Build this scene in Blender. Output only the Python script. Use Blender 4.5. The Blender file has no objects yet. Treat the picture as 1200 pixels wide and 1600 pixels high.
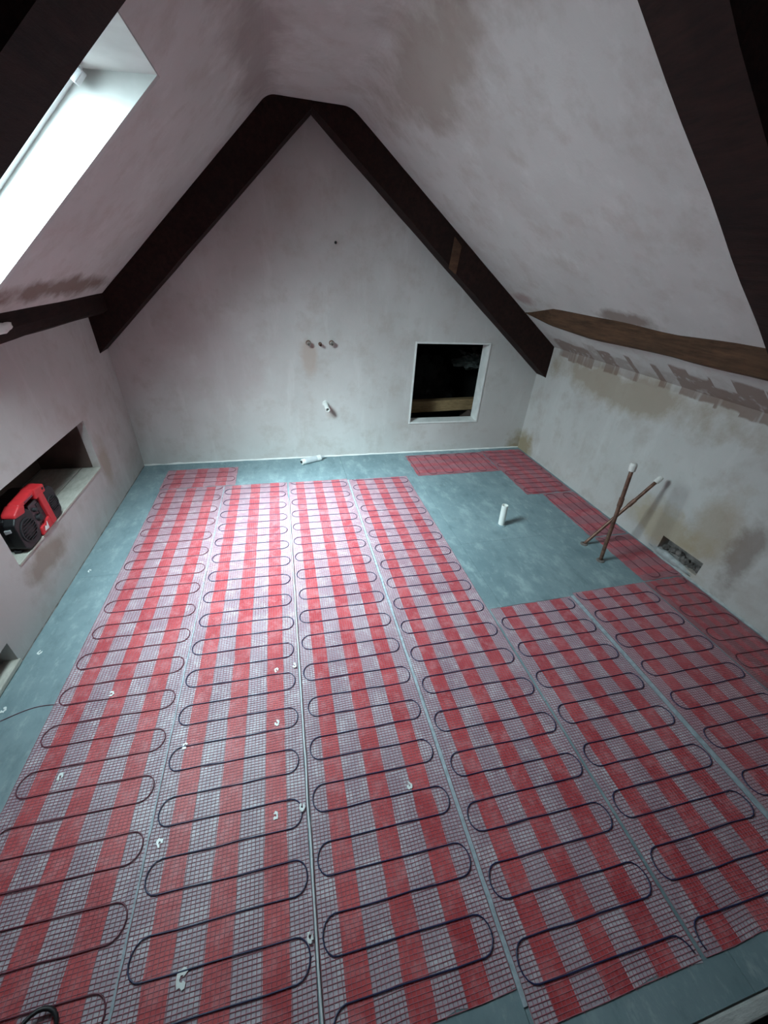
import bpy, bmesh, math, random
from mathutils import Vector, Matrix, noise

random.seed(7)
scene = bpy.context.scene
C = scene.collection
S = 1.57                     # metres per modelling unit (one unit = height of the camera above the floor)

# ---------------------------------------------------------------- camera
cam_data = bpy.data.cameras.new('camera')
cam = bpy.data.objects.new('camera', cam_data)
C.objects.link(cam)
F = 598.0
cam_data.sensor_fit = 'HORIZONTAL'
cam_data.sensor_width = 36.0
cam_data.lens = F / 1200.0 * 36.0
cam_data.clip_start = 0.02
Yc = Vector((427.6 - 600, 405.2 - 800, F)).normalized()       # depth axis of the room seen in the lens
roll = 0.064
Zc = Yc.cross(Vector((math.cos(roll), math.sin(roll), 0))).normalized()
if Zc.y > 0:
    Zc = -Zc
Xc = Yc.cross(Zc).normalized()
Rw = Matrix((Xc, Yc, Zc))                                     # lens coordinates (x right, y down, z ahead) to room
right = Rw @ Vector((1, 0, 0)); up = Rw @ Vector((0, -1, 0)); back = Rw @ Vector((0, 0, -1))
m = Matrix((right, up, back)).transposed().to_4x4()
m.translation = Vector((0, 0, 1.0 * S))
cam.matrix_world = m
scene.camera = cam

# ---------------------------------------------------------------- daylight
world = bpy.data.worlds.new('overcast_sky')
scene.world = world
world.use_nodes = True
wn = world.node_tree.nodes; wl = world.node_tree.links
wn.clear()
SUN_AZ, SUN_EL = 222.0, 54.0                                               # hidden sun, out beyond the left slope and behind the camera
wo = wn.new('ShaderNodeOutputWorld'); bg = wn.new('ShaderNodeBackground')
# even whitish sky, veiled sun with a broad corona (indicatrix of CIE standard sky no. 15)
def wmath(op, a, b=None):
    n = wn.new('ShaderNodeMath'); n.operation = op
    for i, x in enumerate((a, b)):
        if x is None: continue
        if isinstance(x, (int, float)): n.inputs[i].default_value = x
        else: wl.new(x, n.inputs[i])
    return n.outputs[0]
tc = wn.new('ShaderNodeTexCoord')
dp = wn.new('ShaderNodeVectorMath'); dp.operation = 'DOT_PRODUCT'
wl.new(tc.outputs['Generated'], dp.inputs[0])
az, el = math.radians(SUN_AZ), math.radians(SUN_EL)
dp.inputs[1].default_value = (math.sin(az) * math.cos(el), math.cos(az) * math.cos(el), math.sin(el))
cosx = dp.outputs['Value']; chi = wmath('ARCCOSINE', cosx)
cor = wmath('MULTIPLY', wmath('SUBTRACT', wmath('EXPONENT', wmath('MULTIPLY', chi, -2.8)), math.exp(-1.4 * math.pi)), 24.0)
ind = wmath('ADD', wmath('ADD', cor, 1.0), wmath('MULTIPLY', wmath('MULTIPLY', cosx, cosx), 0.15))
cm = wn.new('ShaderNodeMixRGB'); cm.blend_type = 'MULTIPLY'; cm.inputs[0].default_value = 1.0
cm.inputs[2].default_value = (0.77, 0.97, 1.04, 1)
wl.new(ind, cm.inputs[1]); wl.new(cm.outputs[0], bg.inputs['Color'])
bg.inputs['Strength'].default_value = 17.0
wl.new(bg.outputs[0], wo.inputs[0])

vs = scene.view_settings
vs.view_transform = 'Standard'; vs.look = 'None'; vs.gamma = 1.0; vs.use_curve_mapping = False
vs.exposure = 0.0

# ---------------------------------------------------------------- room dimensions (units)
XL, XR, YB = -0.79, 1.53, 2.172
YN = -0.95                                                   # far end of the unlit bay behind the camera
FLAT = 1.513
def zl(x): return 1.378 + 0.91 * (x + 0.121)                  # left roof slope
def zr(x): return 1.191 - 0.715 * (x - 0.79)                  # right roof slope
SKY0, SKY1 = 0.72, 1.222                                     # skylight along the room
SKX0, SKX1 = -0.66, -0.20                                    # skylight down the slope
def zo(x): return 1.297 + 0.93 * (x + 0.334)                  # plane of the skylight's frame

# skylight portal: only steers the sampling of the sky, gives no light of its own
pl = bpy.data.lights.new('skylight_portal', 'AREA'); pl.shape = 'RECTANGLE'
pl.cycles.is_portal = True
po = bpy.data.objects.new('skylight_portal', pl); C.objects.link(po)
ax = Vector((1, 0, 0.93)).normalized(); nz = Vector((-0.93, 0, 1)).normalized()
cxp = -0.497
pm = Matrix((ax, nz.cross(ax), nz)).transposed().to_4x4()
pm.translation = (Vector((cxp, (SKY0 + SKY1) / 2, zo(cxp))) + nz * 0.055) * S
po.matrix_world = pm
pl.size = 0.47 * S; pl.size_y = 0.52 * S

# ---------------------------------------------------------------- materials
MATS = {}
def new_mat(name):
    mt = bpy.data.materials.new(name); mt.use_nodes = True
    nt = mt.node_tree; b = nt.nodes['Principled BSDF']
    MATS[name] = mt
    return mt, nt, b

def N(nt, kind, **kw):
    n = nt.nodes.new(kind)
    for k, v in kw.items():
        setattr(n, k, v)
    return n

def noise_tex(nt, scale, detail=4, rough=0.6, coord=None, stretch=None):
    co = coord
    if co is None:
        t = N(nt, 'ShaderNodeTexCoord'); co = t.outputs['Object']
    if stretch:
        mp = N(nt, 'ShaderNodeMapping'); mp.inputs['Scale'].default_value = stretch
        nt.links.new(co, mp.inputs['Vector']); co = mp.outputs[0]
    n = N(nt, 'ShaderNodeTexNoise')
    n.inputs['Scale'].default_value = scale; n.inputs['Detail'].default_value = detail; n.inputs['Roughness'].default_value = rough
    nt.links.new(co, n.inputs['Vector'])
    return n.outputs['Fac']

def maprange(nt, v, a, b, c=0.0, d=1.0):
    n = N(nt, 'ShaderNodeMapRange'); n.clamp = True
    for k, x in zip(('From Min', 'From Max', 'To Min', 'To Max'), (a, b, c, d)):
        n.inputs[k].default_value = x
    nt.links.new(v, n.inputs['Value'])
    return n.outputs[0]

def math_n(nt, op, a, b=None):
    n = N(nt, 'ShaderNodeMath', operation=op)
    for i, x in enumerate((a, b)):
        if x is None: continue
        if isinstance(x, (int, float)): n.inputs[i].default_value = x
        else: nt.links.new(x, n.inputs[i])
    return n.outputs[0]

def mix(nt, fac, a, b):
    n = N(nt, 'ShaderNodeMixRGB')
    if isinstance(fac, (int, float)): n.inputs[0].default_value = fac
    else: nt.links.new(fac, n.inputs[0])
    for i, x in ((1, a), (2, b)):
        if isinstance(x, tuple): n.inputs[i].default_value = (*x, 1)
        else: nt.links.new(x, n.inputs[i])
    return n.outputs[0]

def bump(nt, b, h, strength=0.3, dist=0.01):
    n = N(nt, 'ShaderNodeBump'); n.inputs['Strength'].default_value = strength; n.inputs['Distance'].default_value = dist
    nt.links.new(h, n.inputs['Height']); nt.links.new(n.outputs[0], b.inputs['Normal'])

def simple(name, col, rough=0.6, metal=0.0, var=0.25, scale=30.0, spec=0.5, bmp=0.0):
    mt, nt, b = new_mat(name)
    f = noise_tex(nt, scale)
    dark = tuple(c * (1 - var) for c in col); lite = tuple(min(1, c * (1 + var)) for c in col)
    nt.links.new(mix(nt, maprange(nt, f, .3, .7), dark, lite), b.inputs['Base Color'])
    b.inputs['Roughness'].default_value = rough; b.inputs['Metallic'].default_value = metal
    b.inputs['Specular IOR Level'].default_value = spec
    if bmp: bump(nt, b, f, bmp, 0.004)
    return mt

def plaster(name):
    """bare gypsum plaster: drying blotches, trowel marks, brown damp where it meets the old timbers"""
    mt, nt, b = new_mat(name)
    t = N(nt, 'ShaderNodeTexCoord'); P = t.outputs['Object']
    sp = N(nt, 'ShaderNodeSeparateXYZ'); nt.links.new(P, sp.inputs[0])
    n1 = noise_tex(nt, 1.6, 6, .6, P); n2 = noise_tex(nt, 6.0, 6, .65, P); n3 = noise_tex(nt, 60, 3, .6, P)
    col = mix(nt, maprange(nt, n1, .35, .68), (.52, .488, .468), (.60, .573, .553))
    col = mix(nt, math_n(nt, 'MULTIPLY', maprange(nt, n2, .50, .70), .6), col, (.44, .385, .35))
    col = mix(nt, math_n(nt, 'MULTIPLY', maprange(nt, noise_tex(nt, 7, 5, .7, P, (1, 1, .22)), .54, .72), .45), col, (.68, .66, .64))
    nw = noise_tex(nt, 3.2, 5, .65, P)
    def blob(c, r, tone, amt, edge=0.55):
        nonlocal col
        d = N(nt, 'ShaderNodeMapping', vector_type='POINT')
        d.inputs['Location'].default_value = [-c[i] / r[i] for i in range(3)]
        d.inputs['Scale'].default_value = [1 / (r[i] * S) for i in range(3)]
        nt.links.new(P, d.inputs['Vector'])
        ln = N(nt, 'ShaderNodeVectorMath', operation='LENGTH'); nt.links.new(d.outputs[0], ln.inputs[0])
        v = math_n(nt, 'ADD', ln.outputs['Value'], math_n(nt, 'MULTIPLY', math_n(nt, 'SUBTRACT', nw, .5), 2.2))
        v2 = math_n(nt, 'ADD', v, math_n(nt, 'MULTIPLY', math_n(nt, 'SUBTRACT', n2, .5), .8))
        f = maprange(nt, v2, 1.0, 1.0 - edge, 0, amt)
        col = mix(nt, f, col, tone)
    brown = (.17, .105, .075); umber = (.10, .065, .05); ochre = (.36, .27, .18)
    blob((.00, 1.55, 1.49), (.12, .75, .12), (.28, .215, .20), .6)
    blob((.43, 1.45, 1.45), (.15, .55, .14), (.29, .22, .18), .6)
    blob((.36, .95, 1.50), (.10, .28, .10), (.20, .145, .12), .6)
    blob((1.22, 1.30, .89), (.05, .17, .05), brown, .7)
    blob((1.27, 1.62, .85), (.04, .40, .04), ochre, .8)
    blob((1.20, 1.98, .92), (.05, .20, .08), (.36, .24, .22), .8)
    blob((-.66, 1.55, .89), (.06, .60, .05), brown, .8)
    blob((1.53, 1.55, .58), (.10, .75, .10), (.33, .25, .17), .7)
    blob((1.53, 2.10, .02), (.12, .13, .12), (.30, .22, .11), .8)
    blob((1.53, .84, .20), (.08, .12, .25), (.38, .29, .20), .6)
    blob((1.53, .72, .22), (.08, .07, .20), brown, .6)
    blob((1.53, 1.00, .13), (.08, .22, .10), (.40, .30, .17), .6)
    blob((-.79, 1.20, .15), (.08, .16, .06), (.26, .18, .12), .6)
    blob((-.79, 1.76, .20), (.08, .07, .16), (.40, .33, .25), .7)
    blob((.14, 2.17, .57), (.05, .08, .10), (.44, .33, .27), .6)
    blob((.25, 2.17, .27), (.04, .08, .05), (.42, .33, .28), .5)
    blob((-.30, 2.17, .55), (.30, .2, .30), (.50, .43, .42), .5)
    # patchy brown strip along the top of the right-hand wall, below the purlin
    vor = N(nt, 'ShaderNodeTexVoronoi', feature='F1', distance='CHEBYCHEV'); vor.inputs['Scale'].default_value = 7.0
    mp = N(nt, 'ShaderNodeMapping'); mp.inputs['Scale'].default_value = (0, 1, .02); nt.links.new(P, mp.inputs[0]); nt.links.new(mp.outputs[0], vor.inputs['Vector'])
    vs_ = N(nt, 'ShaderNodeSeparateColor'); nt.links.new(vor.outputs['Color'], vs_.inputs[0])
    z = math_n(nt, 'DIVIDE', sp.outputs['Z'], S)
    zn = math_n(nt, 'ADD', z, math_n(nt, 'MULTIPLY', math_n(nt, 'SUBTRACT', n2, .5), .03))
    zlo = math_n(nt, 'SUBTRACT', zn, math_n(nt, 'MULTIPLY', vs_.outputs[0], .030)); zhi = math_n(nt, 'ADD', zn, math_n(nt, 'MULTIPLY', vs_.outputs[1], .045))
    lo = maprange(nt, zlo, .612, .618); hi = maprange(nt, zhi, .752, .744)
    xm = maprange(nt, sp.outputs['X'], 1.34 * S, 1.36 * S); ym = maprange(nt, sp.outputs['Y'], 2.03 * S, 1.98 * S)
    st = maprange(nt, noise_tex(nt, 22, 2, .5, P, (1, 1, .10)), .30, .44, .35, 1)
    ng = maprange(nt, vs_.outputs[2], .10, .22, .15, 1)
    bm_ = math_n(nt, 'MULTIPLY', math_n(nt, 'MULTIPLY', math_n(nt, 'MULTIPLY', lo, hi), math_n(nt, 'MULTIPLY', xm, ym)), math_n(nt, 'MULTIPLY', st, ng))
    col = mix(nt, math_n(nt, 'MULTIPLY', bm_, .8), col, (.22, .145, .115))
    nt.links.new(col, b.inputs['Base Color'])
    b.inputs['Roughness'].default_value = .85; b.inputs['Specular IOR Level'].default_value = .25
    hb = math_n(nt, 'ADD', math_n(nt, 'MULTIPLY', n2, .6), math_n(nt, 'MULTIPLY', n3, .12))
    bump(nt, b, hb, .35, .012)
    return mt

def wood(name, dark, lite, stretch=(1, 1, 1), rough=.75, scale=14):
    mt, nt, b = new_mat(name)
    f = noise_tex(nt, scale, 6, .7, None, stretch); g = noise_tex(nt, 2.5, 4, .6)
    c = mix(nt, maprange(nt, f, .32, .68), dark, lite)
    c = mix(nt, math_n(nt, 'MULTIPLY', maprange(nt, g, .5, .75), .5), c, tuple(x * .5 for x in dark))
    nt.links.new(c, b.inputs['Base Color']); b.inputs['Roughness'].default_value = rough; b.inputs['Specular IOR Level'].default_value = .2
    bump(nt, b, f, .5, .006)
    return mt

plaster('plaster')
wood('oak_dark', (.011, .0045, .0038), (.030, .012, .009), (3, .5, 3))
wood('oak_purlin', (.045, .024, .014), (.115, .058, .032), (4, .4, 4))
wood('oak_patch', (.06, .03, .018), (.12, .06, .035), (1, 1, 4))
wood('softwood', (.22, .14, .07), (.40, .27, .14), (1, 6, 6))
wood('pale_board', (.46, .44, .38), (.66, .63, .56), (3, 1, 8))
wood('painted_board', (.36, .37, .36), (.58, .60, .58), (1, 4, 4))
wood('added_dark_boarding', (.012, .008, .007), (.025, .017, .014), (1, 6, 1))
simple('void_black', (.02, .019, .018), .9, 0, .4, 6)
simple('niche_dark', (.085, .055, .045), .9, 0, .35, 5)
simple('insulation', (.075, .085, .078), .95, 0, .5, 14, .2, .8)
simple('white_lining', (.52, .52, .50), .8, 0, .16, 4)
simple('white_frame', (.80, .82, .82), .35, 0, .04, 9)
simple('white_trim', (.74, .73, .70), .7, 0, .10, 12)
simple('white_pvc', (.80, .80, .76), .35, 0, .04, 20)
simple('cap_white', (.74, .72, .68), .6, 0, .08, 40)
simple('copper', (.20, .105, .075), .5, .45, .5, 30)
simple('chrome', (.55, .5, .46), .3, .55, .1, 30)
simple('black_plastic', (.013, .013, .015), .5, 0, .2, 60)
simple('grille_black', (.02, .02, .022), .65, 0, .3, 60)
simple('red_plastic', (.62, .028, .035), .4, 0, .10, 30)
simple('display_grey', (.05, .04, .045), .2, 0, .2, 10)
simple('emblem_white', (.80, .78, .76), .4, 0, .05, 20)
simple('rubble', (.17, .15, .14), .95, 0, .5, 22, .2, .8)
simple('mortar', (.42, .43, .43), .9, 0, .2, 30)
simple('label_grey', (.55, .57, .58), .45, 0, .1, 30)
simple('cable_navy', (.018, .026, .085), .4, 0, .25, 40)
simple('cable_maroon', (.15, .038, .06), .45, 0, .25, 40)
simple('cable_black', (.012, .012, .014), .5, 0, .2, 40)
simple('cord_white', (.62, .66, .68), .5, 0, .12, 30)
simple('tape_pale', (.36, .42, .46), .7, 0, .25, 50)
simple('scrap_white', (.82, .86, .84), .3, 0, .06, 60)

def floor_board_mat():
    mt, nt, b = new_mat('blue_board')
    n1 = noise_tex(nt, 2.2, 6, .65); n2 = noise_tex(nt, 9, 6, .7, None, (1, .5, 1)); n3 = noise_tex(nt, 90, 2, .5)
    c = mix(nt, maprange(nt, n1, .34, .68), (.165, .240, .262), (.245, .330, .350))
    c = mix(nt, math_n(nt, 'MULTIPLY', maprange(nt, n2, .52, .68), .65), c, (.36, .46, .475))
    c = mix(nt, math_n(nt, 'MULTIPLY', maprange(nt, noise_tex(nt, 28, 5, .75, None, (1, .4, 1)), .56, .72), .5), c, (.42, .50, .51))
    c = mix(nt, math_n(nt, 'MULTIPLY', maprange(nt, n2, .46, .30), .5), c, (.09, .14, .15))
    nt.links.new(c, b.inputs['Base Color'])
    b.inputs['Roughness'].default_value = .62; b.inputs['Specular IOR Level'].default_value = .35
    bump(nt, b, math_n(nt, 'ADD', n2, math_n(nt, 'MULTIPLY', n3, .2)), .25, .006)
floor_board_mat()

def film_mat(name, a, c2, dust_sparkle):
    mt, nt, b = new_mat(name)
    n1 = noise_tex(nt, 3.0, 5, .6); n2 = noise_tex(nt, 13, 5, .7); n3 = noise_tex(nt, 220, 2, .5)
    c = mix(nt, maprange(nt, n1, .35, .66), a, c2)
    c = mix(nt, math_n(nt, 'MULTIPLY', maprange(nt, n2, .50, .66), .7), c, dust_sparkle)  # whitish patches: dust, with the film's sparkle put into the colour
    nt.links.new(c, b.inputs['Base Color'])
    b.inputs['Roughness'].default_value = .42; b.inputs['Specular IOR Level'].default_value = .5
    bump(nt, b, math_n(nt, 'ADD', n2, math_n(nt, 'MULTIPLY', n3, .6)), .45, .003)
film_mat('film', (.38, .32, .37), (.49, .43, .48), (.68, .68, .71))  # pale base stands in for skylight reflected off the glossy film
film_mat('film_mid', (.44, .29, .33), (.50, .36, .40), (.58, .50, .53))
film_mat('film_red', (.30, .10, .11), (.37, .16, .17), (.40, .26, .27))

def red_mat(name, a, c2, worn, amt, rough=.5):
    mt, nt, b = new_mat(name)
    n1 = noise_tex(nt, 5, 5, .6); n2 = noise_tex(nt, 17, 5, .75)
    c = mix(nt, maprange(nt, n1, .35, .66), a, c2)
    c = mix(nt, math_n(nt, 'MULTIPLY', maprange(nt, n2, .47, .66), amt), c, worn)
    nt.links.new(c, b.inputs['Base Color']); b.inputs['Roughness'].default_value = rough
    bump(nt, b, n2, .3, .002)
red_mat('tape_red', (.42, .038, .044), (.56, .080, .085), (.62, .28, .30), .5)
red_mat('net_red', (.38, .11, .145), (.47, .19, .225), (.52, .32, .35), .45)

mt, nt, b = new_mat('glass')                                  # window pane: clear with a mirror-like surface
g1 = N(nt, 'ShaderNodeBsdfTransparent'); g1.inputs[0].default_value = (.93, .95, .95, 1)
g2 = N(nt, 'ShaderNodeBsdfGlossy'); g2.inputs['Roughness'].default_value = .02
lw = N(nt, 'ShaderNodeLayerWeight'); lw.inputs['Blend'].default_value = .5; ms = N(nt, 'ShaderNodeMixShader')
fr = math_n(nt, 'ADD', math_n(nt, 'MULTIPLY', math_n(nt, 'POWER', lw.outputs['Facing'], 5.0), .9), .04)
nt.links.new(fr, ms.inputs[0]); nt.links.new(g1.outputs[0], ms.inputs[1]); nt.links.new(g2.outputs[0], ms.inputs[2])
nt.links.new(ms.outputs[0], nt.nodes['Material Output'].inputs[0]); nt.nodes.remove(b)

# ---------------------------------------------------------------- mesh helper
class MB:
    def __init__(self): self.bm = bmesh.new()
    def poly(self, pts):
        return self.bm.faces.new([self.bm.verts.new(p) for p in pts])
    def box(self, x0, x1, y0, y1, z0, z1, bev=0.0, seg=2):
        t = bmesh.new()
        bmesh.ops.create_cube(t, size=1)
        for v in t.verts:
            v.co = Vector(((x0 + x1) / 2 + v.co.x * (x1 - x0), (y0 + y1) / 2 + v.co.y * (y1 - y0), (z0 + z1) / 2 + v.co.z * (z1 - z0)))
        if bev: bmesh.ops.bevel(t, geom=list(t.edges), offset=bev, segments=seg, affect='EDGES', profile=.5)
        self.merge(t); return self
    def merge(self, t):
        me = bpy.data.meshes.new('tmp'); t.to_mesh(me); t.free(); self.bm.from_mesh(me); bpy.data.meshes.remove(me)
    def prism(self, pts, d, bev=0.0):
        """flat polygon pts swept by vector d"""
        t = bmesh.new(); d = Vector(d)
        f = t.faces.new([t.verts.new(p) for p in pts])
        r = bmesh.ops.extrude_face_region(t, geom=[f])
        for v in r['geom']:
            if isinstance(v, bmesh.types.BMVert): v.co += d
        bmesh.ops.recalc_face_normals(t, faces=t.faces)
        if bev: bmesh.ops.bevel(t, geom=list(t.edges), offset=bev, segments=2, affect='EDGES', profile=.5)
        self.merge(t); return self
    def tube(self, path, r, seg=8, caps=True, flat=None):
        path = [Vector(p) for p in path]; n = len(path); rings = []
        rs = r if isinstance(r, (list, tuple)) else [r] * n
        ref = None
        for i, p in enumerate(path):
            t = (path[min(i + 1, n - 1)] - path[max(i - 1, 0)]).normalized()
            if ref is None:
                ref = Vector((0, 0, 1)) if abs(t.z) < .9 else Vector((1, 0, 0))
            a = t.cross(ref); a = a.normalized() if a.length > 1e-6 else t.orthogonal().normalized()
            b_ = a.cross(t).normalized(); ref = b_
            rings.append([self.bm.verts.new(p + rs[i] * (math.cos(2 * math.pi * k / seg) * a + math.sin(2 * math.pi * k / seg) * b_)) for k in range(seg)])
        for i in range(n - 1):
            for k in range(seg):
                self.bm.faces.new((rings[i][k], rings[i][(k + 1) % seg], rings[i + 1][(k + 1) % seg], rings[i + 1][k]))
        if caps:
            self.bm.faces.new(rings[0][::-1]); self.bm.faces.new(rings[-1])
        return self
    def lathe(self, base, axis, prof, seg=20):
        """prof: list of (distance along axis, radius)"""
        axis = Vector(axis).normalized(); a = axis.orthogonal().normalized(); b_ = axis.cross(a); base = Vector(base); rings = []
        for d, r in prof:
            rings.append([self.bm.verts.new(base + axis * d + max(r, 1e-5) * (math.cos(2 * math.pi * k / seg) * a + math.sin(2 * math.pi * k / seg) * b_)) for k in range(seg)])
        for i in range(len(rings) - 1):
            for k in range(seg):
                self.bm.faces.new((rings[i][k], rings[i][(k + 1) % seg], rings[i + 1][(k + 1) % seg], rings[i + 1][k]))
        return self
    def lump(self, c, r, amp=.35, freq=3.0, sub=3, seed=0):
        t = bmesh.new(); bmesh.ops.create_icosphere(t, subdivisions=sub, radius=1)
        for v in t.verts:
            k = 1 + amp * noise.fractal(v.co * freq + Vector((seed, seed, 0)), 1, 2, 3)
            v.co = Vector((c[0] + v.co.x * r[0] * k, c[1] + v.co.y * r[1] * k, c[2] + v.co.z * r[2] * k))
        self.merge(t); return self
    def build(self, name, mat, parent=None, origin=None, smooth=False, recalc=True, weld=False):
        bm = self.bm
        if weld: bmesh.ops.remove_doubles(bm, verts=bm.verts, dist=1e-5)
        if recalc: bmesh.ops.recalc_face_normals(bm, faces=bm.faces)
        o_ = Vector(origin) if origin is not None else (Vector(parent['_o']) if parent is not None else Vector((0, 0, 0)))
        for v in bm.verts: v.co = (v.co - o_) * S
        me = bpy.data.meshes.new(name); bm.to_mesh(me); bm.free()
        me.materials.append(MATS[mat])
        if smooth:
            for p in me.polygons: p.use_smooth = True
        o = bpy.data.objects.new(name, me); C.objects.link(o)
        if parent is not None: o.parent = parent
        if origin is not None and parent is None: o.location = o_ * S
        o['_o'] = tuple(o_)
        return o

def struct(o):
    o['kind'] = 'structure'; return o
def thing(name, label, cat, origin, group=None):
    o = bpy.data.objects.new(name, None); C.objects.link(o)
    o.empty_display_size = .1
    o.location = Vector(origin) * S; o['_o'] = tuple(origin)
    return tag(o, label, cat, group)
def tag(o, label, cat, group=None):
    o['label'] = label; o['category'] = cat
    if group: o['group'] = group
    return o

def wall_cells(mb, put, u0, u1, v0, v1, holes, depth):
    """sheet in the (u,v) plane with rectangular holes, a second sheet at 'depth' behind it, rims and hole reveals.
    put(u,v,w) gives the point; holes are (u0,u1,v0,v1,d): recess of depth d, or d=None cut right through"""
    us = sorted(set([u0, u1] + [h[i] for h in holes for i in (0, 1)])); vs_ = sorted(set([v0, v1] + [h[i] for h in holes for i in (2, 3)]))
    for w, thru in ((0, False), (depth, True)):
        for i in range(len(us) - 1):
            for j in range(len(vs_) - 1):
                uc = (us[i] + us[i + 1]) / 2; vc = (vs_[j] + vs_[j + 1]) / 2
                if any(h[0] < uc < h[1] and h[2] < vc < h[3] and (not thru or h[4] is None) for h in holes): continue
                mb.poly([put(us[i], vs_[j], w), put(us[i + 1], vs_[j], w), put(us[i + 1], vs_[j + 1], w), put(us[i], vs_[j + 1], w)])
    for h in holes:
        d = depth if h[4] is None else h[4]
        c = [(h[0], h[2]), (h[1], h[2]), (h[1], h[3]), (h[0], h[3])]
        for k in range(4):
            a, b_ = c[k], c[(k + 1) % 4]
            mb.poly([put(*a, 0), put(*b_, 0), put(*b_, d), put(*a, d)])
        if h[4] is not None: mb.poly([put(*q, d) for q in c])
    c = [(u0, v0), (u1, v0), (u1, v1), (u0, v1)]
    for k in range(4):
        a, b_ = c[k], c[(k + 1) % 4]
        mb.poly([put(*a, 0), put(*b_, 0), put(*b_, depth), put(*a, depth)])

# ================================================================ the room
# gable wall with the square opening into the loft void
HX0, HX1, HZ0, HZ1 = .722, 1.182, .192, .662
mb = MB()
wall_cells(mb, lambda u, v, w: (u, YB + w, v), -1.1, 1.8, -.08, 1.62, [(HX0, HX1, HZ0, HZ1, None)], .075)
wall_back = struct(mb.build('wall_back', 'plaster', weld=True))
# left knee wall with the long niche and the low opening
NY0, NY1, NZ0, NZ1 = 1.066, 1.712, .208, .420
mb = MB()
wall_cells(mb, lambda u, v, w: (XL - w, u, v), YN, 2.30, -.08, .80, [(NY0, NY1, NZ0, NZ1, .22), (.52, .893, .006, .084, .16)], .28)
wall_left = struct(mb.build('wall_left', 'plaster', weld=True))
# dark back and roof of the niche
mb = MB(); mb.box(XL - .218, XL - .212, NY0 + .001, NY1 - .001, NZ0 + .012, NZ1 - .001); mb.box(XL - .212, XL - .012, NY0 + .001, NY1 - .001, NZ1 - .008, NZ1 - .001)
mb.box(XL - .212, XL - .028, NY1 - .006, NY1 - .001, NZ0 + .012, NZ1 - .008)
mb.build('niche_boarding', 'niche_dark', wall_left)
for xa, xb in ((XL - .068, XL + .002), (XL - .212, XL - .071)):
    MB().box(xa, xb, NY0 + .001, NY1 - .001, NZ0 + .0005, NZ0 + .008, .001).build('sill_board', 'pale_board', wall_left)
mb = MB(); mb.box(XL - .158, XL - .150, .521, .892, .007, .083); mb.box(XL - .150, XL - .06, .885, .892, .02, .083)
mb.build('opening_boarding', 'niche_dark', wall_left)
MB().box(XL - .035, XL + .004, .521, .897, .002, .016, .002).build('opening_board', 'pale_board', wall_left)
mb = MB(); mb.lump((XL - .09, .80, .025), (.05, .07, .025), .5, 3, 3, 4); mb.build('plaster_rubble', 'mortar', wall_left, smooth=True)
# right knee wall with the small hacked-out slot
mb = MB()
wall_cells(mb, lambda u, v, w: (XR + w, u, v), YN, 2.30, -.08, .72, [(.812, 1.000, .030, .092, .055)], .10)
wall_right = struct(mb.build('wall_right', 'plaster', weld=True))
mb = MB()
for k in range(9):
    y = .825 + .02 * k + random.uniform(-.006, .006)
    mb.lump((XR + .030 + random.uniform(-.01, .01), y, .036 + random.uniform(0, .012)), (.018, .014, .012), .5, 4, 2, k * 3.1)
mb.box(XR + .047, XR + .0545, .813, .999, .031, .091)
mb.build('slot_rubble', 'rubble', wall_right)
mb = MB(); mb.lump((XR + .004, .93, .020), (.014, .10, .016), .4, 6, 3, 9); mb.build('slot_mortar', 'mortar', wall_right, smooth=True)
# rough plaster fillets at the back and right walls, dark gap strip at the left
def fillet(name, pts, nrm, w, h, parent, mat='mortar', n=60, seed=0):
    a, b_ = Vector(pts[0]), Vector(pts[1]); nv = Vector(nrm); mb = MB(); rows = []
    for i in range(n + 1):
        p = a.lerp(b_, i / n); j = noise.noise(Vector((i * .45, seed, 0))); ww = w * (.65 + .7 * j); hh = h * (.75 + .6 * noise.noise(Vector((i * .37, seed + 5, 2))))
        rows.append([mb.bm.verts.new(p + nv * max(ww, .001) + Vector((0, 0, .0005))), mb.bm.verts.new(p + nv * max(ww, .001) * .5 + Vector((0, 0, max(hh, .002) * .6))), mb.bm.verts.new(p + Vector((0, 0, max(hh, .003))) - nv * .001)])
    for i in range(n):
        for k in range(2): mb.bm.faces.new((rows[i][k], rows[i + 1][k], rows[i + 1][k + 1], rows[i][k + 1]))
    return mb.build(name, mat, parent, smooth=True)
fillet('wall_foot_strip', ((XL, YB, 0), (XR, YB, 0)), (0, -1, 0), .008, .010, wall_back, 'white_trim', 90, 1)
fillet('wall_foot_strip', ((XR, 1.0, 0), (XR, -.05, 0)), (-1, 0, 0), .010, .010, wall_right, 'mortar', 60, 2)
fillet('wall_foot_strip', ((XL, 2.17, 0), (XL, .90, 0)), (1, 0, 0), .004, .004, wall_left, 'rubble', 60, 3)  # dark strip standing in for the shaded gap along the left wall

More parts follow.
